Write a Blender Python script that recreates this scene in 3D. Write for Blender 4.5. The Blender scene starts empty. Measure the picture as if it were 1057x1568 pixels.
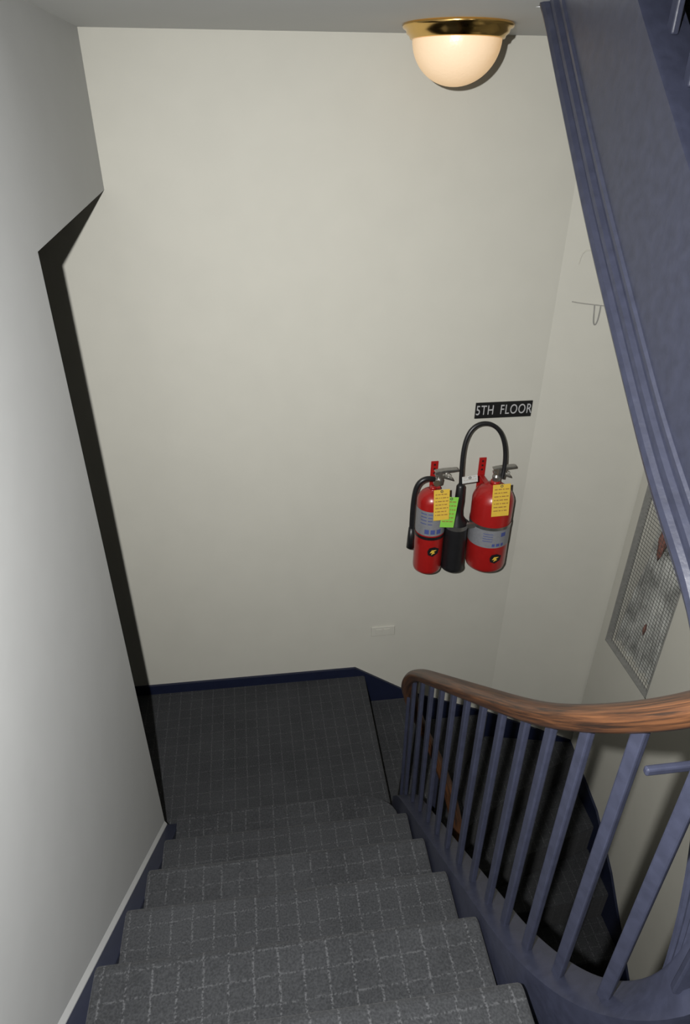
import bpy, bmesh, math, random
from mathutils import Vector, Matrix
random.seed(3)
Z0 = 2.47            # landing floor is world z=0 after the final shift (camera eye is 2.47 m above it)
S = bpy.context.scene
S.view_settings.view_transform = 'Standard'
S.view_settings.look = 'None'
TOP = []

# ------------------------------------------------------------------ materials
def newmat(name):
    m = bpy.data.materials.new(name); m.use_nodes = True
    nt = m.node_tree
    return m, nt, nt.nodes['Principled BSDF']
def simple(name, col, rough=0.5, metal=0.0, bump=0.0, bscale=60, var=0.0, spec=0.5, coat=0):
    m, nt, p = newmat(name)
    p.inputs['Roughness'].default_value = rough
    p.inputs['Metallic'].default_value = metal
    p.inputs['Specular IOR Level'].default_value = spec
    p.inputs['Coat Weight'].default_value = coat
    tc = nt.nodes.new('ShaderNodeTexCoord')
    n = nt.nodes.new('ShaderNodeTexNoise'); n.inputs['Scale'].default_value = bscale; n.inputs['Detail'].default_value = 4
    nt.links.new(tc.outputs['Object'], n.inputs['Vector'])
    r = nt.nodes.new('ShaderNodeValToRGB')
    a = [max(0, c*(1-var)) for c in col]; b = [min(1, c*(1+var)) for c in col]
    r.color_ramp.elements[0].position = .3; r.color_ramp.elements[1].position = .7
    r.color_ramp.elements[0].color = (*a, 1); r.color_ramp.elements[1].color = (*b, 1)
    nt.links.new(n.outputs['Fac'], r.inputs['Fac'])
    nt.links.new(r.outputs['Color'], p.inputs['Base Color'])
    if bump:
        bp = nt.nodes.new('ShaderNodeBump'); bp.inputs['Strength'].default_value = bump; bp.inputs['Distance'].default_value = .004
        nt.links.new(n.outputs['Fac'], bp.inputs['Height']); nt.links.new(bp.outputs['Normal'], p.inputs['Normal'])
    return m
M_wall = simple('plaster_cream', (.435, .427, .376), .6, bump=.12, bscale=9, var=.015, spec=.25)
M_wallL = simple('plaster_grey_white', (.435, .443, .440), .6, bump=.12, bscale=9, var=.015, spec=.25)
M_ceil = simple('ceiling_paint', (.66, .67, .67), .7, var=.01, bscale=5, spec=.2)
M_hall = simple('hall_shadow_deepener', (.045, .038, .028), .6, var=.2, bscale=8)  # unseen hall walls, colour made dark to deepen the shadow by the opening
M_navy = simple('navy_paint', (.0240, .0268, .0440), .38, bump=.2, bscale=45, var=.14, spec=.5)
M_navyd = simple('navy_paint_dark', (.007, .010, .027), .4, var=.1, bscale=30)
M_red = simple('red_enamel', (.29, .010, .009), .3, var=.05, coat=.2)
M_blk = simple('black_rubber', (.008, .008, .009), .4, var=.2)
M_steel = simple('steel', (.36, .35, .33), .3, metal=.9, var=.08)
M_alu = simple('label_silver', (.22, .225, .24), .45, metal=.2, var=.08, bscale=80)
M_brass = simple('brass', (.80, .52, .18), .16, metal=1.0, var=.03)
M_yel = simple('tag_yellow', (.60, .40, .045), .6, var=.03)
M_grn = simple('tag_green', (.20, .50, .06), .6, var=.03)
M_wht = simple('tag_white', (.46, .46, .44), .6, var=.03)
M_ink = simple('print_ink', (.26, .13, .03), .7, var=.05)
M_blue = simple('print_blue', (.05, .07, .22), .6, var=.05)
M_signb = simple('sign_black', (.008, .008, .008), .35, var=.1)
M_signw = simple('sign_letters', (.36, .36, .36), .5, var=.03)
M_dark = simple('hall_floor', (.03, .03, .03), .8, var=.1)
M_curt = simple('curtain_cloth', (.33, .335, .31), .8, var=.45, bscale=9)
M_wire = simple('wire', (.11, .11, .105), .4, metal=.4, var=.1)
M_hook = simple('hook_painted_wire', (.27, .265, .24), .5, var=.05)
M_frame = simple('window_frame_paint', (.20, .20, .185), .5, var=.1)
M_rust = simple('rust_red', (.15, .065, .05), .7, var=.5, bscale=60)

def carpet():
    m, nt, p = newmat('carpet_grid')
    L = nt.links
    tc = nt.nodes.new('ShaderNodeTexCoord')
    sp = nt.nodes.new('ShaderNodeSeparateXYZ')
    mp = nt.nodes.new('ShaderNodeMapping'); mp.inputs['Rotation'].default_value = (0, 0, math.radians(-1.5))
    L.new(tc.outputs['Object'], mp.inputs['Vector'])
    wob = nt.nodes.new('ShaderNodeTexNoise'); wob.inputs['Scale'].default_value = 22
    L.new(mp.outputs[0], wob.inputs['Vector'])
    wm = nt.nodes.new('ShaderNodeVectorMath'); wm.operation = 'MULTIPLY_ADD'
    wm.inputs[1].default_value = (.005, .005, .005)
    L.new(wob.outputs['Color'], wm.inputs[0]); L.new(mp.outputs[0], wm.inputs[2])
    L.new(wm.outputs[0], sp.inputs[0])
    def M(op, a, b=None, c=None):
        n = nt.nodes.new('ShaderNodeMath'); n.operation = op
        for i, v in enumerate((a, b, c)):
            if v is None: continue
            if isinstance(v, (int, float)): n.inputs[i].default_value = v
            else: L.new(v, n.inputs[i])
        return n.outputs[0]
    def line(v, sp_, w):
        f = M('FRACT', M('DIVIDE', v, sp_))
        d = M('ABSOLUTE', M('SUBTRACT', f, .5))
        s = M('SUBTRACT', 1.0, M('DIVIDE', d, w)); s = M('MAXIMUM', s, 0)
        return M('MINIMUM', M('MULTIPLY', s, 1.6), 1.0)
    lx = line(sp.outputs[0], .052, .062)
    yz = M('ADD', sp.outputs[1], sp.outputs[2])
    ly = M('MULTIPLY', line(yz, .052, .055), .62)
    g = M('MAXIMUM', lx, ly)
    dots = nt.nodes.new('ShaderNodeTexNoise'); dots.inputs['Scale'].default_value = 230; dots.inputs['Detail'].default_value = 2
    L.new(tc.outputs['Object'], dots.inputs['Vector'])
    dd = M('MULTIPLY', M('SUBTRACT', dots.outputs['Fac'], .42), 5.0); dd = M('MINIMUM', M('MAXIMUM', dd, 0), 1)
    g = M('MULTIPLY', g, dd)
    big = nt.nodes.new('ShaderNodeTexNoise'); big.inputs['Scale'].default_value = 6; big.inputs['Detail'].default_value = 5
    L.new(tc.outputs['Object'], big.inputs['Vector'])
    r = nt.nodes.new('ShaderNodeValToRGB')
    r.color_ramp.elements[0].position = .35; r.color_ramp.elements[1].position = .65
    r.color_ramp.elements[0].color = (.0195, .0205, .0220, 1); r.color_ramp.elements[1].color = (.037, .0385, .041, 1)
    L.new(M('ADD', M('MULTIPLY', dots.outputs['Fac'], .65), M('MULTIPLY', big.outputs['Fac'], .35)), r.inputs['Fac'])
    mix = nt.nodes.new('ShaderNodeMixRGB'); mix.inputs[2].default_value = (.086, .088, .092, 1)
    L.new(M('MULTIPLY', g, .62), mix.inputs[0]); L.new(r.outputs[0], mix.inputs[1])
    L.new(mix.outputs[0], p.inputs['Base Color'])
    p.inputs['Roughness'].default_value = .95; p.inputs['Specular IOR Level'].default_value = .1
    p.inputs['Sheen Weight'].default_value = .06
    bp = nt.nodes.new('ShaderNodeBump'); bp.inputs['Strength'].default_value = .6; bp.inputs['Distance'].default_value = .003
    L.new(dots.outputs['Fac'], bp.inputs['Height']); L.new(bp.outputs[0], p.inputs['Normal'])
    return m
M_carpet = carpet()

def wood():
    m, nt, p = newmat('oak_handrail')
    L = nt.links
    tc = nt.nodes.new('ShaderNodeTexCoord'); mp = nt.nodes.new('ShaderNodeMapping')
    mp.inputs['Scale'].default_value = (.8, .22, 1)
    L.new(tc.outputs['UV'], mp.inputs['Vector'])
    n = nt.nodes.new('ShaderNodeTexNoise'); n.inputs['Scale'].default_value = 9; n.inputs['Detail'].default_value = 7; n.inputs['Distortion'].default_value = .35
    n.inputs['Roughness'].default_value = .62
    L.new(mp.outputs[0], n.inputs['Vector'])
    r = nt.nodes.new('ShaderNodeValToRGB')
    e = r.color_ramp.elements
    e[0].position = .38; e[0].color = (.018, .010, .0065, 1); e[1].position = .66; e[1].color = (.105, .044, .018, 1)
    k = e.new(.5); k.color = (.052, .022, .010, 1)
    L.new(n.outputs['Fac'], r.inputs['Fac']); L.new(r.outputs[0], p.inputs['Base Color'])
    p.inputs['Roughness'].default_value = .42
    bp = nt.nodes.new('ShaderNodeBump'); bp.inputs['Strength'].default_value = .10; bp.inputs['Distance'].default_value = .002
    L.new(n.outputs['Fac'], bp.inputs['Height']); L.new(bp.outputs[0], p.inputs['Normal'])
    return m
M_wood = wood()

def glass_dome():
    m, nt, p = newmat('opal_glass_lit')
    L = nt.links
    p.inputs['Base Color'].default_value = (.60, .53, .43, 1)
    p.inputs['Roughness'].default_value = .3
    tc = nt.nodes.new('ShaderNodeTexCoord'); g = nt.nodes.new('ShaderNodeTexNoise')
    g.inputs['Scale'].default_value = 120
    L.new(tc.outputs['Object'], g.inputs['Vector'])
    bp = nt.nodes.new('ShaderNodeBump'); bp.inputs['Strength'].default_value = .3; bp.inputs['Distance'].default_value = .002
    L.new(g.outputs['Fac'], bp.inputs['Height']); L.new(bp.outputs[0], p.inputs['Normal'])
    p.inputs['Emission Color'].default_value = (1.0, .56, .20, 1)
    p.inputs['Emission Strength'].default_value = .42
    return m
M_dome = glass_dome()

# ------------------------------------------------------------------ helpers
def mk(name, bm, mat, parent=None, smooth=False, bevel=0, top=True, bseg=2, sharp=None):
    bmesh.ops.recalc_face_normals(bm, faces=bm.faces)
    me = bpy.data.meshes.new(name); bm.to_mesh(me); bm.free()
    o = bpy.data.objects.new(name, me); S.collection.objects.link(o)
    for mm in (mat if isinstance(mat, list) else [mat]): me.materials.append(mm)
    if smooth or sharp:
        for f in me.polygons: f.use_smooth = True
    if sharp: me.set_sharp_from_angle(angle=math.radians(sharp))
    if bevel:
        b = o.modifiers.new('bevel', 'BEVEL'); b.width = bevel; b.segments = bseg; b.limit_method = 'ANGLE'; b.angle_limit = math.radians(40)
    if parent: o.parent = parent
    else: TOP.append(o)
    return o
def empty(name):
    e = bpy.data.objects.new(name, None); S.collection.objects.link(e); e.empty_display_size = .05; TOP.append(e); return e
def box(bm, x0, x1, y0, y1, z0, z1, mi=0):
    v = [bm.verts.new((x, y, z)) for x in (x0, x1) for y in (y0, y1) for z in (z0, z1)]
    fs = [(0,1,3,2),(4,6,7,5),(0,4,5,1),(2,3,7,6),(0,2,6,4),(1,5,7,3)]
    for f in fs:
        ff = bm.faces.new([v[i] for i in f]); ff.material_index = mi
def prism(bm, pts, z0, z1):
    a = [bm.verts.new((x, y, z0)) for x, y in pts]; b = [bm.verts.new((x, y, z1)) for x, y in pts]
    n = len(pts)
    bm.faces.new(a[::-1]); bm.faces.new(b)
    for i in range(n): bm.faces.new((a[i], a[(i+1) % n], b[(i+1) % n], b[i]))
def extrude_x(bm, pts, x0, x1):
    a = [bm.verts.new((x0, y, z)) for y, z in pts]; b = [bm.verts.new((x1, y, z)) for y, z in pts]
    n = len(pts)
    bm.faces.new(a[::-1]); bm.faces.new(b)
    for i in range(n): bm.faces.new((a[i], a[(i+1) % n], b[(i+1) % n], b[i]))
def lathe(bm, prof, c, seg=40, tilt=None):
    rings = []
    for r, z in prof:
        rings.append([bm.verts.new((c[0]+r*math.cos(2*math.pi*i/seg), c[1]+r*math.sin(2*math.pi*i/seg), c[2]+z)) for i in range(seg)] if r > 1e-6 else [bm.verts.new((c[0], c[1], c[2]+z))])
    for a, b in zip(rings, rings[1:]):
        for i in range(seg):
            j = (i+1) % seg
            if len(a) == 1 and len(b) == 1: continue
            if len(a) == 1: bm.faces.new((a[0], b[j], b[i]))
            elif len(b) == 1: bm.faces.new((a[i], a[j], b[0]))
            else: bm.faces.new((a[i], a[j], b[j], b[i]))
def tube(name, pts, r, mat, parent):
    cu = bpy.data.curves.new(name, 'CURVE'); cu.dimensions = '3D'; cu.bevel_depth = r; cu.bevel_resolution = 4; cu.resolution_u = 10
    s = cu.splines.new('NURBS'); s.points.add(len(pts)-1); s.use_endpoint_u = True; s.order_u = 4
    for p, q in zip(s.points, pts): p.co = (*q, 1)
    cu.use_fill_caps = True
    cu.materials.append(mat)
    o = bpy.data.objects.new(name, cu); S.collection.objects.link(o)
    if parent: o.parent = parent
    else: TOP.append(o)
    return o
def sweep(bm, path, prof, tilt=False):
    """path: list of Vector; prof: (n, z) with n = offset to the right-hand horizontal normal"""
    rings = []
    N = len(path); cum = [0]
    for a, b in zip(path, path[1:]): cum.append(cum[-1]+(b-a).length)
    for i, p in enumerate(path):
        t = (path[min(i+1, N-1)] - path[max(i-1, 0)])
        h = Vector((t.x, t.y, 0)).normalized()
        nrm = Vector((h.y, -h.x, 0))
        if tilt:
            up = nrm.cross(t.normalized())
            if up.z < 0: up = -up
        else: up = Vector((0, 0, 1))
        rings.append([bm.verts.new(p + nrm*a + up*b) for a, b in prof])
    n = len(prof)
    uv = bm.loops.layers.uv.new('UVMap')
    for k, (a, b) in enumerate(zip(rings, rings[1:])):
        for i in range(n):
            j = (i+1) % n
            f = bm.faces.new((a[i], a[j], b[j], b[i]))
            for lp, (s, w) in zip(f.loops, ((cum[k], i), (cum[k], i+1), (cum[k+1], i+1), (cum[k+1], i))): lp[uv].uv = (s, w*.6)
    bm.faces.new(rings[0]); bm.faces.new(rings[-1][::-1])
def interp(tab, v):
    if v <= tab[0][0]:
        (a, b), (c, d) = tab[0], tab[1]
    elif v >= tab[-1][0]:
        (a, b), (c, d) = tab[-2], tab[-1]
    else:
        for (a, b), (c, d) in zip(tab, tab[1:]):
            if a <= v <= c: break
    return b + (d-b)*(v-a)/(c-a)

# ------------------------------------------------------------------ dimensions
YB = 2.40; XL = -.48; XR = 1.58; CEIL = .215; FL = -2.47; RS = .185; TR = .21
BOT = -5.4; UP = 2.2
# walls
bm = bmesh.new(); box(bm, -1.7, 1.11, YB, YB+.15, BOT, UP)
prism(bm, [(1.11, YB), (1.11, YB+.15), (XR+.2, YB+.15), (XR+.2, 2.2575), (XR, 2.30)], BOT, UP)
mk('wall_back', bm, M_wall)
bm = bmesh.new()
WY0, WY1, WZ0, WZ1 = 1.855, 2.235, -2.215, -.95
box(bm, XR, XR+.12, -.8, WY0, BOT, UP); box(bm, XR, XR+.12, WY1, 2.29, BOT, UP)
box(bm, XR, XR+.12, WY0, WY1, BOT, WZ0); box(bm, XR, XR+.12, WY0, WY1, WZ1, UP)
mk('wall_right', bm, M_wall)
bm = bmesh.new(); YE = 1.585
box(bm, XL-.12, XL, -.8, YE, BOT, UP)
extrude_x(bm, [(YE, UP), (YE, -.262), (YB-.001, -.212), (YB-.001, UP)], XL-.12, XL)
mk('wall_left', bm, M_wallL)
bm = bmesh.new(); box(bm, -1.7, XR+.12, -.95, -.8, BOT, UP); mk('wall_front', bm, M_wall)
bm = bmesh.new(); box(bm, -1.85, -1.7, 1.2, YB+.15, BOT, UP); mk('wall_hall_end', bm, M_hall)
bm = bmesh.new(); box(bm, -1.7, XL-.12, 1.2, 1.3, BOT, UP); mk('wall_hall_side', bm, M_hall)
bm = bmesh.new(); box(bm, -1.7, XR, -.8, YB, BOT-.1, BOT); mk('floor', bm, M_dark)
bm = bmesh.new(); box(bm, -1.7, XR, -.8, YB, UP, UP+.1); mk('ceiling_upper', bm, M_ceil)
# ceiling over the landing plus sloping soffit of next flight
bm = bmesh.new()
box(bm, XL-.12, .41, 1.60, YB, CEIL, CEIL+.18)
box(bm, .41, .665, 1.69, YB, CEIL, CEIL+.18)
box(bm, .665, XR, 1.80, YB, CEIL, CEIL+.18)
box(bm, -1.7, XL-.12, 1.3, YB, CEIL, CEIL+.18)
extrude_x(bm, [(1.60, CEIL), (-.6, CEIL+.88*2.2), (-.6, CEIL+.88*2.2+.1), (1.60, CEIL+.18)], XL, .41)
mk('ceiling', bm, M_ceil)

# ------------------------------------------------------------------ stairs, carpeted
bm = bmesh.new()
prism(bm, [(-1.7, 1.3), (XL-.12, 1.3), (XL-.12, 1.5), (.40, 1.5), (.412, 1.52), (.412, YB), (-1.7, YB)], FL-.2, FL)
mk('floor_landing', bm, M_carpet, bevel=.010)
bm = bmesh.new()
# first step with rounded corner
pts = [(-.43, 1.30), (-.43, 1.59), (.24, 1.59)]
for i in range(1, 9):
    a = math.pi/2*(1-i/8); pts.append((.24+.16*math.cos(a), 1.49+.10*math.sin(a)))
pts.append((.40, 1.30)); prism(bm, pts, FL+.001, FL+RS)
pr = []
K = 6
for k in range(2, K+1):
    y = 1.59-TR*(k-1); z = FL+RS*k
    pr += [(y-.026, z-RS), (y-.026, z-.036), (y-.006, z-.032), (y, z-.018), (y-.004, z-.005), (y-.016, z)]
pr += [(.25, FL+RS*K), (.25, FL+RS*K-.3), (1.30, FL+.001)]
extrude_x(bm, pr, -.43, .40)
# upper winders (under / behind the viewer)
def zk(k): return FL+RS*k
fan = [((.41,.35),(-.45,.30)), ((.44,.31),(-.45,-.10)), ((.50,.28),(-.45,-.78)), ((.57,.27),(.55,-.78)), ((.64,.28),(XR-.01,-.78)), ((.73,.30),(XR-.01,0.0)), ((.75,.50),(XR-.01,.50))]
for i in range(6):
    (a, b), (c, d) = fan[i], fan[i+1]
    prism(bm, [a, b, d, c], zk(7+i)-.20, zk(7+i))
mk('carpeted_staircase', bm, M_carpet, bevel=.008)
# upper flight
UB = [(.62, -.79), (.72, -.715), (.809, -.656), (.931, -.572), (1.324, -.22), (1.634, .089), (1.774, .235)]
upf = empty('carpeted_upper_flight')
bm = bmesh.new()
y = .56
while y < 1.72:
    zt = interp(UB, y)+.415-.01
    y2 = min(y+TR, 1.79)
    box(bm, .735, XR-.003, y-.01, y2+.009, zt-.16, zt); y += TR
mk('treads', bm, M_carpet, bevel=.008, parent=upf)
bm = bmesh.new()
ys = [.56+i*(1.79-.56)/12 for i in range(13)]
lo = [(q, interp(UB, q)+.01) for q in ys]; hi = [(q, interp(UB, q)+.05) for q in ys][::-1]
extrude_x(bm, lo+hi, .735, XR-.003); mk('soffit', bm, M_ceil, parent=upf)
# lower winders and lower flight
bm = bmesh.new()
XQ = XR-.003
E = [((.415,1.60),(.415,YB-.01)), ((.44,1.71),(.68,YB-.01)), ((.53,1.765),(1.11,YB-.01)), ((.64,1.755),(XQ,2.22)), ((.72,1.68),(XQ,1.90)), ((.74,1.60),(XQ,1.65)), ((.74,1.44),(XQ,1.44))]
for i in range(6):
    (a, b), (c, d) = E[i], E[i+1]
    p = [a, b, d, c]
    if i == 2: p = [a, b, (XQ, 2.29), d, c]
    z = FL-RS*(i+1)
    prism(bm, p, z-.25, z)
for i in range(9):
    z = FL-RS*(7+i); y1 = 1.44-TR*i
    box(bm, .74, XQ, y1-TR, y1, z-.25, z)
mk('carpeted_lower_flight', bm, M_carpet, bevel=.010)

# ------------------------------------------------------------------ well string, handrail, balusters
ctl = []   # (x,y,z string top line, extra rail height)
CX = .57; R = .13; RY = .33; YN = .72
zlow = -3.36
y = -.2
while y < 1.6: ctl.append((CX+R, y, zlow-.9*(1.6-y), 0)); y += .05
for i in range(0, 25):
    a = math.pi*i/24; ctl.append((CX+R*math.cos(a), 1.6+R*math.sin(a), zlow+(-2.294-zlow)*i/24, 0))
y = 1.55
while y > YN+.03: ctl.append((CX-R, y, -2.285+.88*(1.59-y), .0)); y -= .05
near = [(0, -1.52), (30, -1.375), (60, -1.25), (90, -1.09), (120, -.86), (150, -.57), (180, -.30)]
rex = [(0, .005), (30, .04), (50, .07), (90, .08), (150, .05), (180, .0)]
for i in range(0, 31):
    d = 180*i/30; a = math.pi+math.radians(d); ctl.append((CX+R*math.cos(a), YN+RY*math.sin(a), interp(near, d), interp(rex, d)))
y = YN+.05
while y < 1.79: ctl.append((CX+R, y, interp(UB, y)+.405, 0)); y += .05
for i in range(0, 25):
    a = math.pi*i/24; ctl.append((CX+R*math.cos(a), 1.80+R*math.sin(a), .665+.06*i/24, 0))
y = 1.75
while y > -.3: ctl.append((CX-R, y, .73+.88*(1.75-y), 0)); y -= .05
# resample uniformly in plan and smooth
cum = [0]
for a, b in zip(ctl, ctl[1:]): cum.append(cum[-1]+math.hypot(b[0]-a[0], b[1]-a[1]))
STEP = .012; n = int(cum[-1]/STEP); res = []; j = 0
for i in range(n+1):
    s = cum[-1]*i/n
    while j < len(cum)-2 and cum[j+1] < s: j += 1
    f = (s-cum[j])/max(1e-9, cum[j+1]-cum[j]); res.append([ctl[j][k]+(ctl[j+1][k]-ctl[j][k])*f for k in range(4)])
def smooth(col, it):
    v = [r[col] for r in res]
    for _ in range(it): v = [v[0]]+[(v[i-1]+2*v[i]+v[i+1])/4 for i in range(1, len(v)-1)]+[v[-1]]
    for r, q in zip(res, v): r[col] = q
smooth(2, 60); smooth(3, 60); smooth(0, 4); smooth(1, 4)
P = [Vector(r[:3]) for r in res]; EX = [r[3] for r in res]
prof = [(.035,-.405),(.035,.006),(-.036,.006),(-.042,.002),(-.042,-.009),(-.036,-.016),(-.035,-.285),(-.040,-.290),(-.040,-.300),(-.035,-.304),(-.035,-.318),(-.044,-.323),(-.045,-.335),(-.038,-.342),(-.038,-.356),(-.047,-.362),(-.050,-.376),(-.046,-.388),(-.038,-.394),(-.038,-.405)]
balus = empty('stair_balustrade')
bm = bmesh.new(); sweep(bm, P, prof)
mk('stair_string', bm, M_navy, sharp=28, parent=balus)
rp = []
for i in range(24):
    a = 2*math.pi*i/24; c, s = math.cos(a), math.sin(a)
    rr = (.0295 if s > -.2 else .0245)
    rp.append((rr*math.copysign(abs(c)**.75, c), .0195*math.copysign(abs(s)**.8, s)))
RH = .637
bm = bmesh.new(); sweep(bm, [p+Vector((0, 0, RH+e)) for p, e in zip(P, EX)], rp, True)
mk('handrail', bm, M_wood, parent=balus, smooth=True)
bm = bmesh.new()
def baluster(bm, p, ang, w=.021, d=.013, h=RH-.012):
    c, s = math.cos(ang), math.sin(ang)
    vs = []
    for z in (.001, h):
        for a, b in ((-w/2,-d/2),(w/2,-d/2),(w/2,d/2),(-w/2,d/2)):
            vs.append(bm.verts.new((p.x+a*c-b*s, p.y+a*s+b*c, p.z+z)))
    bm.faces.new(vs[0:4][::-1]); bm.faces.new(vs[4:8])
    for i in range(4): bm.faces.new((vs[i], vs[(i+1) % 4], vs[4+(i+1) % 4], vs[4+i]))
i0 = min(range(len(P)), key=lambda i: abs(P[i].y-1.577)+abs(P[i].x-.44)*9+abs(P[i].z+2.27)*3)
i1 = min(range(len(P)), key=lambda i: abs(P[i].y-.777)+abs(P[i].x-.44)*9+abs(P[i].z+1.57)*3)
idx = []
q = i0
while q > 0: idx.append(round(q)); q -= .100/STEP
q = i0+(i1-i0)/8
while q <= i1+1: idx.append(round(q)); q += (i1-i0)/8
q = i1+.084/STEP
while q < len(P)-1: idx.append(round(q)); q += .084/STEP
for i in idx:
    t = P[i+1]-P[i]; baluster(bm, P[i], math.atan2(t.y, t.x), h=RH+EX[i]-.012)
mk('balusters', bm, M_navy, parent=balus, bevel=.003)
bm = bmesh.new(); box(bm, .478, .665, .515, .525, -.770, -.757); mk('iron_stay', bm, M_navy, parent=balus, bevel=.003)

# ------------------------------------------------------------------ skirts / baseboards
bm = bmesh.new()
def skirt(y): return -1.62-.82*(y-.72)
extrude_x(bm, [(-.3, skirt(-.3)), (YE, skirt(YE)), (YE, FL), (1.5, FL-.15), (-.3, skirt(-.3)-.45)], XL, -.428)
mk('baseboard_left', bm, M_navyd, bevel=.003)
bm = bmesh.new()
vs = []
for yy in (-.3, YE):
    z = skirt(yy)
    vs.append([bm.verts.new(q) for q in ((XL-.001, yy, z), (XL+.007, yy, z), (XL+.007, yy, z+.004), (XL, yy, z+.022))])
for i in range(4): bm.faces.new((vs[0][i], vs[0][(i+1) % 4], vs[1][(i+1) % 4], vs[1][i]))
bm.faces.new(vs[0]); bm.faces.new(vs[1][::-1])
mk('trim_1', bm, M_wallL)
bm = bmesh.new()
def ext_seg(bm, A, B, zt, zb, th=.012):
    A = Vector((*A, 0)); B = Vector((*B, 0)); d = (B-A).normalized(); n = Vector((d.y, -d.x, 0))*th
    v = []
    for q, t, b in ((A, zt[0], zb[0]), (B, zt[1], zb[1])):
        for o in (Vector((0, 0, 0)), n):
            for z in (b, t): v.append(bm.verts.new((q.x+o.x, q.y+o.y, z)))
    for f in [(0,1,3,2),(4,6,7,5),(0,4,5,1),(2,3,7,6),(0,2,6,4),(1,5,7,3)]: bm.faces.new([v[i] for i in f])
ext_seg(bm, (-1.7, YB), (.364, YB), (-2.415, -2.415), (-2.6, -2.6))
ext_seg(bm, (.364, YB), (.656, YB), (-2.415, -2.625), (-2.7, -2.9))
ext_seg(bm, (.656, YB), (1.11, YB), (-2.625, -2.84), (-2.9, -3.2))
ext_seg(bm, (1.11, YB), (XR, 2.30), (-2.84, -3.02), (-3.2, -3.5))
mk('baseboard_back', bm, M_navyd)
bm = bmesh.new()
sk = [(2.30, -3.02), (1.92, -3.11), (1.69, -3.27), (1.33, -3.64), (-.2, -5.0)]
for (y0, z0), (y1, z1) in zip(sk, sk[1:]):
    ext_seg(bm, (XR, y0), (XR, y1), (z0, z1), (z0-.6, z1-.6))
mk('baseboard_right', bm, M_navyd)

# ------------------------------------------------------------------ ceiling lamp
lamp = empty('ceiling_lamp')
LC = (.580, 2.145, CEIL)
bm = bmesh.new()
lathe(bm, [(0, 0), (.150, 0), (.153, -.004), (.150, -.010), (.142, -.014), (.140, -.022), (.132, -.028), (.130, -.034), (.124, -.036), (.118, -.034), (0, -.032)], LC, 64)
mk('brass_pan', bm, M_brass, parent=lamp, smooth=True)
bm = bmesh.new()
pf = [(.123*math.cos(a), -.034-.112*math.sin(a)) for a in [math.pi/2*i/16 for i in range(17)]]
pf[-1] = (0, pf[-1][1]); lathe(bm, pf, LC, 64)
mk('opal_glass_dome', bm, M_dome, parent=lamp, smooth=True)

# ------------------------------------------------------------------ sign
sign = empty('floor_number_sign')
bm = bmesh.new(); box(bm, .841, 1.081, YB-.006, YB-.0005, -1.073, -1.004); mk('plate', bm, M_signb, parent=sign, bevel=.001)
tcu = bpy.data.curves.new('letters', 'FONT'); tcu.body = '5TH FLOOR'; tcu.size = .056; tcu.extrude = .0008; tcu.align_x = 'CENTER'; tcu.align_y = 'CENTER'
tcu.space_word = 1.9; tcu.space_character = 1.10
tcu.materials.append(M_signw)
to = bpy.data.objects.new('letters', tcu); S.collection.objects.link(to); to.parent = sign
to.location = (.961, YB-.0072, -1.0385); to.rotation_euler = (math.pi/2, 0, 0); to.scale = (.71, 1.05, 1)

# ------------------------------------------------------------------ switch / outlet plate
ol = empty('blank_outlet_plate')
bm = bmesh.new(); box(bm, .44, .556, YB-.008, YB, -2.212, -2.155); mk('plate', bm, M_wall, parent=ol, bevel=.002)
bm = bmesh.new()
for x in (.462, .502): box(bm, x, x+.030, YB-.0100, YB-.007, -2.198, -2.169)
mk('inserts', bm, M_wall, parent=ol, bevel=.0006)

# ------------------------------------------------------------------ fire extinguishers
def tag(name, parent, x, y, z, w, h, mat, rot=0, lines=6):
    bm = bmesh.new(); box(bm, -w/2, w/2, -.0006, .0006, -h, 0)
    o = mk(name, bm, mat, parent=parent, bevel=.0004)
    bm = bmesh.new()
    for i in range(lines):
        zz = -h*.14-i*h*.78/lines
        xx = -w*.4
        while xx < w*.36:
            l = random.uniform(.06, .25)*w; l = min(l, w*.42-xx)
            box(bm, xx, xx+l, -.0011, -.0005, zz-h*.028, zz); xx += l+w*.05
    p = mk(name+'_print', bm, M_ink, parent=o)
    bm = bmesh.new(); lathe(bm, [(.003, -.0012), (.006, -.0012), (.006, .0012), (.003, .0012), (.003, -.0012)], (0, 0, 0), 12)
    e = mk(name+'_eyelet', bm, M_steel, parent=o); e.location = (0, 0, -.008); e.rotation_euler = (math.pi/2, 0, 0)
    o.location = (x, y, z); o.rotation_euler = (math.radians(-5), math.radians(rot), 0)
def lever(parent, x, y, z, s=1):
    bm = bmesh.new()
    lathe(bm, [(0, -.05), (.016, -.05), (.018, -.03), (.014, -.02), (.014, .012), (0, .012)], (x, y, z), 20)
    mk('valve', bm, M_steel, parent=parent, smooth=False)
    bm = bmesh.new()
    for pts in ([(-.03, .010), (.02, .016), (.105, .018), (.107, .009), (.03, .004), (-.02, -.004)], [(-.025, -.006), (.02, -.008), (.080, -.028), (.082, -.036), (.02, -.020), (-.02, -.020)]):
        a = [bm.verts.new((x+s*px, y-.012, z+pz)) for px, pz in pts]; b = [bm.verts.new((x+s*px, y+.012, z+pz)) for px, pz in pts]
        bm.faces.new(a); bm.faces.new(b[::-1])
        for i in range(6): bm.faces.new((a[i], b[i], b[(i+1) % 6], a[(i+1) % 6]))
    mk('squeeze_levers', bm, M_steel, parent=parent, bevel=.002)
    tube('safety_pin_ring', [(x+.03+.012*math.cos(t*.7), y-.016, z-.005+.012*math.sin(t*.7)) for t in range(10)], .0012, M_steel, parent)
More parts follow.
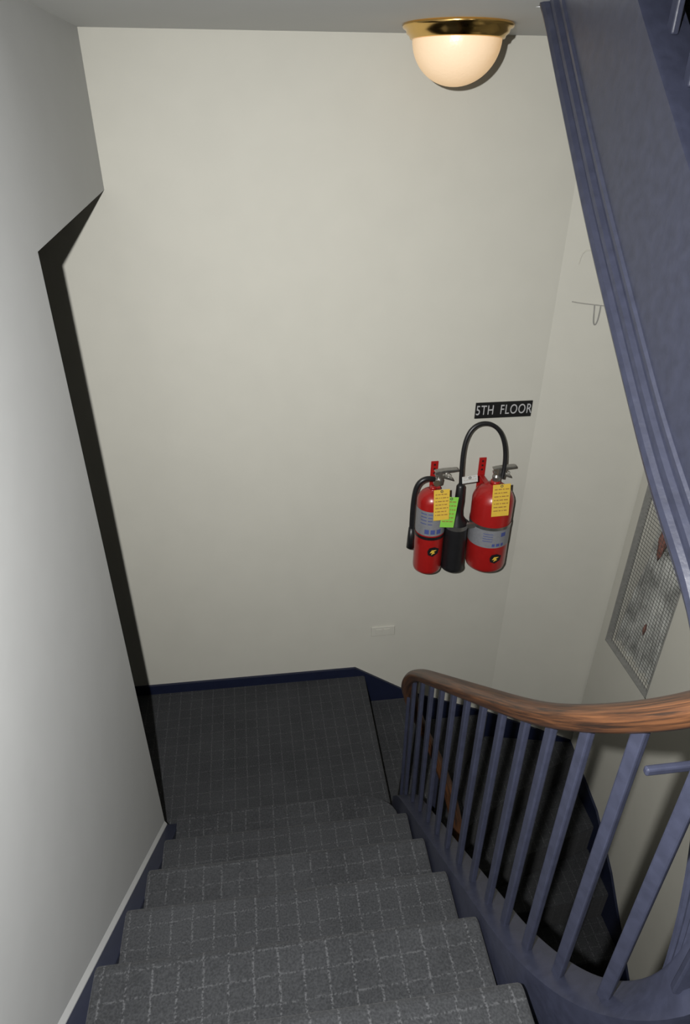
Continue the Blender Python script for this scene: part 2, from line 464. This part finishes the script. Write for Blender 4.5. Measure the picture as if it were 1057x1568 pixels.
def cyl_ext(parent, x, y, r, z0, z1):
    bm = bmesh.new()
    H = z1-z0
    pf = [(0, 0.006), (r*.80, 0.004), (r*.86, 0), (r*.95, .004), (r, .018), (r, H-r*.95)]
    for i in range(1, 9):
        a = math.pi/2*i/8; pf.append((r*math.cos(a)*.80+r*.20*(1-i/8.), H-r*.95+r*.80*math.sin(a)))
    pf = pf[:-1]+[(r*.24, H-r*.16), (r*.22, H), (0, H)]
    lathe(bm, pf, (x, y, z0), 48); mk('cylinder_body', bm, M_red, parent=parent, smooth=True)
def band(name, parent, x, y, r, z0, z1, mat, a0=0, a1=360):
    bm = bmesh.new(); n = 48
    ring = []
    for i in range(n+1):
        a = math.radians(a0+(a1-a0)*i/n); ring.append([bm.verts.new((x+r*math.cos(a), y+r*math.sin(a), z)) for z in (z0, z1)])
    for a, b in zip(ring, ring[1:]): bm.faces.new((a[0], b[0], b[1], a[1]))
    mk(name, bm, mat, parent=parent, smooth=True)
def hook_bracket(parent, x, z):
    bm = bmesh.new()
    box(bm, x-.016, x+.016, YB-.006, YB, z-.16, z); box(bm, x-.010, x+.010, YB-.09, YB-.004, z-.085, z-.079)
    mk('wall_bracket', bm, M_red, parent=parent, bevel=.002)
    bm = bmesh.new()
    for dz in (-.015, -.035, -.055): box(bm, x-.004, x+.004, YB-.0068, YB-.0055, z+dz-.005, z+dz+.003)
    mk('bracket_slots', bm, M_blk, parent=parent)

# --- dry chemical (left)
fe = empty('fire_extinguisher')
x, y = .668, 2.315
cyl_ext(fe, x, y, .063, -1.750, -1.335)
lever(fe, x+.020, y-.005, -1.270, .72)
hook_bracket(fe, .690, -1.260)
band('label_upper', fe, x, y, .0638, -1.545, -1.425, M_alu, 160, 380)
band('strap', fe, x, y, .0655, -1.565, -1.550, M_blk)
tube('hose', [(x-.005, y-.02, -1.29), (x-.035, y-.03, -1.275), (x-.078, y-.03, -1.29), (x-.088, y-.03, -1.37), (x-.090, y-.03, -1.45), (x-.088, y-.03, -1.53)], .0110, M_blk, fe)
bm = bmesh.new(); lathe(bm, [(0, 0), (.017, 0), (.015, .05), (.012, .10), (0, .10)], (x-.089, y-.03, -1.615), 20); mk('nozzle', bm, M_blk, parent=fe, smooth=True)
bm = bmesh.new(); lathe(bm, [(0, 0), (.014, 0), (.014, .008), (0, .008)], (0, 0, 0), 24)
g = mk('pressure_gauge', bm, M_steel, parent=fe); g.location = (x+.006, y-.022, -1.305); g.rotation_euler = (math.pi/2, 0, 0)
tag('inspection_tag', fe, .684, 2.240, -1.310, .066, .140, M_yel, -2, 7)
tag('inspection_tag_green', fe, .730, 2.243, -1.350, .060, .140, M_grn, 6, 6)
tag('paper_tag', fe, .802, 2.26, -1.265, .065, .030, M_wht, -6, 2)
def emblem(parent, x, y, z):
    bm = bmesh.new()
    pts = [(-.5, .1), (-.35, .42), (.1, .5), (.5, .35), (.42, -.15), (0, -.5), (-.42, -.3)]
    bm.faces.new([bm.verts.new((px*.050, -.0015, pz*.050)) for px, pz in pts])
    o = mk('emblem', bm, M_blk, parent=parent)
    bm = bmesh.new(); pts = [(-.28, -.1), (-.1, .2), (.32, .2), (.05, .02), (.2, -.1), (-.15, -.3), (-.05, -.06)]
    bm.faces.new([bm.verts.new((px*.050, -.0022, pz*.050)) for px, pz in pts])
    q = mk('emblem_mark', bm, M_yel, parent=o); o.location = (x, y, z)
emblem(fe, x+.004, y-.0640, -1.625)
def print_arc(name, parent, x, y, r, rows):
    bm = bmesh.new()
    for (z0, z1, A) in rows:
        for a0, a1 in A:
            n = 5; ring = []
            for i in range(n+1):
                a = math.radians(a0+(a1-a0)*i/n); ring.append([bm.verts.new((x+r*math.cos(a), y+r*math.sin(a), z)) for z in (z0, z1)])
            for a, b in zip(ring, ring[1:]): bm.faces.new((a[0], b[0], b[1], a[1]))
    mk(name, bm, M_blue, parent=parent, smooth=True)
print_arc('label_print', fe, x, y, .0644, [(-1.440-.016*i, -1.436-.016*i, [(215, 240), (245, 262)]) for i in range(4)] + [(-1.535, -1.513, [(235, 252), (258, 275), (282, 300)])])

# --- CO2 (right) with horn
fc = empty('fire_extinguisher.001')
x2, y2 = .930, 2.300
cyl_ext(fc, x2, y2, .088, -1.735, -1.315)
lever(fc, x2+.002, y2, -1.265, .72)
hook_bracket(fc, .900, -1.255)
band('label', fc, x2, y2, .0888, -1.600, -1.505, M_alu, 150, 390)
band('strap', fc, x2, y2, .0900, -1.512, -1.497, M_steel)
tube('hose', [(x2+.018, y2-.02, -1.295), (x2+.030, y2-.01, -1.24), (x2+.022, y2, -1.13), (x2-.03, y2+.01, -1.060), (x2-.10, y2+.01, -1.050), (x2-.155, y2, -1.10), (x2-.160, y2-.01, -1.22), (x2-.150, y2-.02, -1.38)], .0090, M_blk, fc)
bm = bmesh.new(); lathe(bm, [(0, 0), (.048, 0), (.051, .004), (.048, .02), (.047, .20), (.043, .235), (.020, .27), (.017, .30), (.019, .34), (.017, .41), (.011, .42), (0, .42)], (.776, 2.285, -1.735), 36)
mk('discharge_horn', bm, M_blk, parent=fc, smooth=True)
band('horn_clip', fc, .776, 2.285, .0495, -1.520, -1.500, M_steel)
bm = bmesh.new(); box(bm, .795, .86, 2.26, 2.275, -1.520, -1.500); mk('clip_arm', bm, M_steel, parent=fc)
tag('inspection_tag', fc, .924, 2.212, -1.285, .074, .145, M_yel, -2, 7)
emblem(fc, x2+.01, y2-.0895, -1.655)
print_arc('label_print', fc, x2, y2, .0894, [(-1.532-.012*i, -1.529-.012*i, [(235, 262)]) for i in range(4)] + [(-1.592, -1.578, [(262, 270), (274, 284), (288, 296)]), (-1.545, -1.525, [(285, 300)])])

# ------------------------------------------------------------------ wall hook with wire frame
wh = empty('wall_hook')
def aw(s, z, off=.003):
    d = Vector((XR-1.11, -.10, 0)).normalized(); n = Vector((d.y, -d.x, 0))
    q = Vector((1.11, YB, 0))+d*s+n*off; return (q.x, q.y, z)
tube('wire_ledge', [aw(.06, -.605), aw(.11, -.615), aw(.18, -.615), aw(.30, -.63)], .0020, M_hook, wh)
tube('hook_loop', [aw(.145, -.615), aw(.147, -.65, .01), aw(.150, -.690, .012), aw(.164, -.690, .012), aw(.168, -.65, .008), aw(.168, -.615)], .0022, M_frame, wh)
tube('upper_bead', [aw(.06, -.47), aw(.062, -.44), aw(.068, -.42), aw(.10, -.418), aw(.14, -.425)], .0020, M_wall, wh)

# ------------------------------------------------------------------ wired-glass window
win = empty('window_1')
bm = bmesh.new()
n = 90; m_ = 8; c = []
for i in range(n+1):
    col = []
    for j in range(m_+1):
        v = j/m_; yy = WY0-.02+(WY1-WY0+.04)*i/n
        yy2 = yy+(2.10-yy)*.60*v**1.3          # folds gather towards the top
        col.append(bm.verts.new((XR+.072+.020*math.sin(i*.8)+.008*math.sin(i*.27+2*v), yy2, WZ0-.02+(.62)*v)))
    c.append(col)
for a, b in zip(c, c[1:]):
    for j in range(m_): bm.faces.new((a[j], b[j], b[j+1], a[j+1]))
mk('curtain', bm, M_curt, parent=win, smooth=True)
bm = bmesh.new()
yy = WY0
while yy < WY1: box(bm, XR+.020, XR+.0208, yy, yy+.0010, WZ0, WZ1); yy += .018
zz = WZ0
while zz < WZ1: box(bm, XR+.020, XR+.0208, WY0, WY1, zz, zz+.0010); zz += .018
mk('wire_mesh', bm, M_wire, parent=win)
bm = bmesh.new()
box(bm, XR-.002, XR+.03, WY0, WY0+.005, WZ0, WZ1); box(bm, XR-.002, XR+.03, WY1-.005, WY1, WZ0, WZ1); box(bm, XR-.002, XR+.03, WY0, WY1, WZ0, WZ0+.005)
mk('frame', bm, M_frame, parent=win)
bm = bmesh.new()
for (yy, zz, r, h) in ((2.10, -1.54, .020, .11), (2.05, -1.99, .008, .035)):
    lathe(bm, [(0, -h), (r*.5, -h*.7), (r, 0), (r*.6, h*.7), (0, h)], (XR+.045, yy, zz), 10)
mk('rusty_fittings', bm, M_rust, parent=win, smooth=True)
bm = bmesh.new(); box(bm, XR+.105, XR+.115, WY0, WY1, WZ0, WZ1); mk('backing', bm, M_curt, parent=win)

# ------------------------------------------------------------------ lights
ld = bpy.data.lights.new('camera_flash', 'SPOT'); ld.energy = 300; ld.shadow_soft_size = .012; ld.color = (1, .99, .975)
ld.spot_size = math.radians(150); ld.spot_blend = 1.0
lo = bpy.data.objects.new('camera_flash', ld); S.collection.objects.link(lo); lo.location = (-.14, -.0, .09)
a = math.radians(43)
lo.rotation_euler = Vector((0.20, math.cos(a), -math.sin(a))).to_track_quat('-Z', 'Y').to_euler(); TOP.append(lo)
w = bpy.data.worlds.new('world'); S.world = w; w.use_nodes = True
w.node_tree.nodes['Background'].inputs[0].default_value = (.5, .55, .6, 1); w.node_tree.nodes['Background'].inputs[1].default_value = .05

# ------------------------------------------------------------------ camera
th = math.radians(30.6); ps = math.radians(7.3); ro = math.radians(.3)
F = Vector((math.sin(ps)*math.cos(th), math.cos(ps)*math.cos(th), -math.sin(th)))
Rv = Vector((math.cos(ps), -math.sin(ps), 0)); U = Rv.cross(F)
R2 = Rv*math.cos(ro)+U*math.sin(ro); U2 = U*math.cos(ro)-Rv*math.sin(ro)
m = Matrix((R2, U2, -F)).transposed()
cd = bpy.data.cameras.new('camera'); co = bpy.data.objects.new('camera', cd); S.collection.objects.link(co)
co.matrix_world = m.to_4x4(); TOP.append(co)
cd.sensor_fit = 'VERTICAL'; cd.sensor_height = 36; cd.lens = 36*1000/1568; cd.shift_y = -17/1568; cd.clip_start = .02
S.camera = co
for o in TOP: o.location.z += Z0
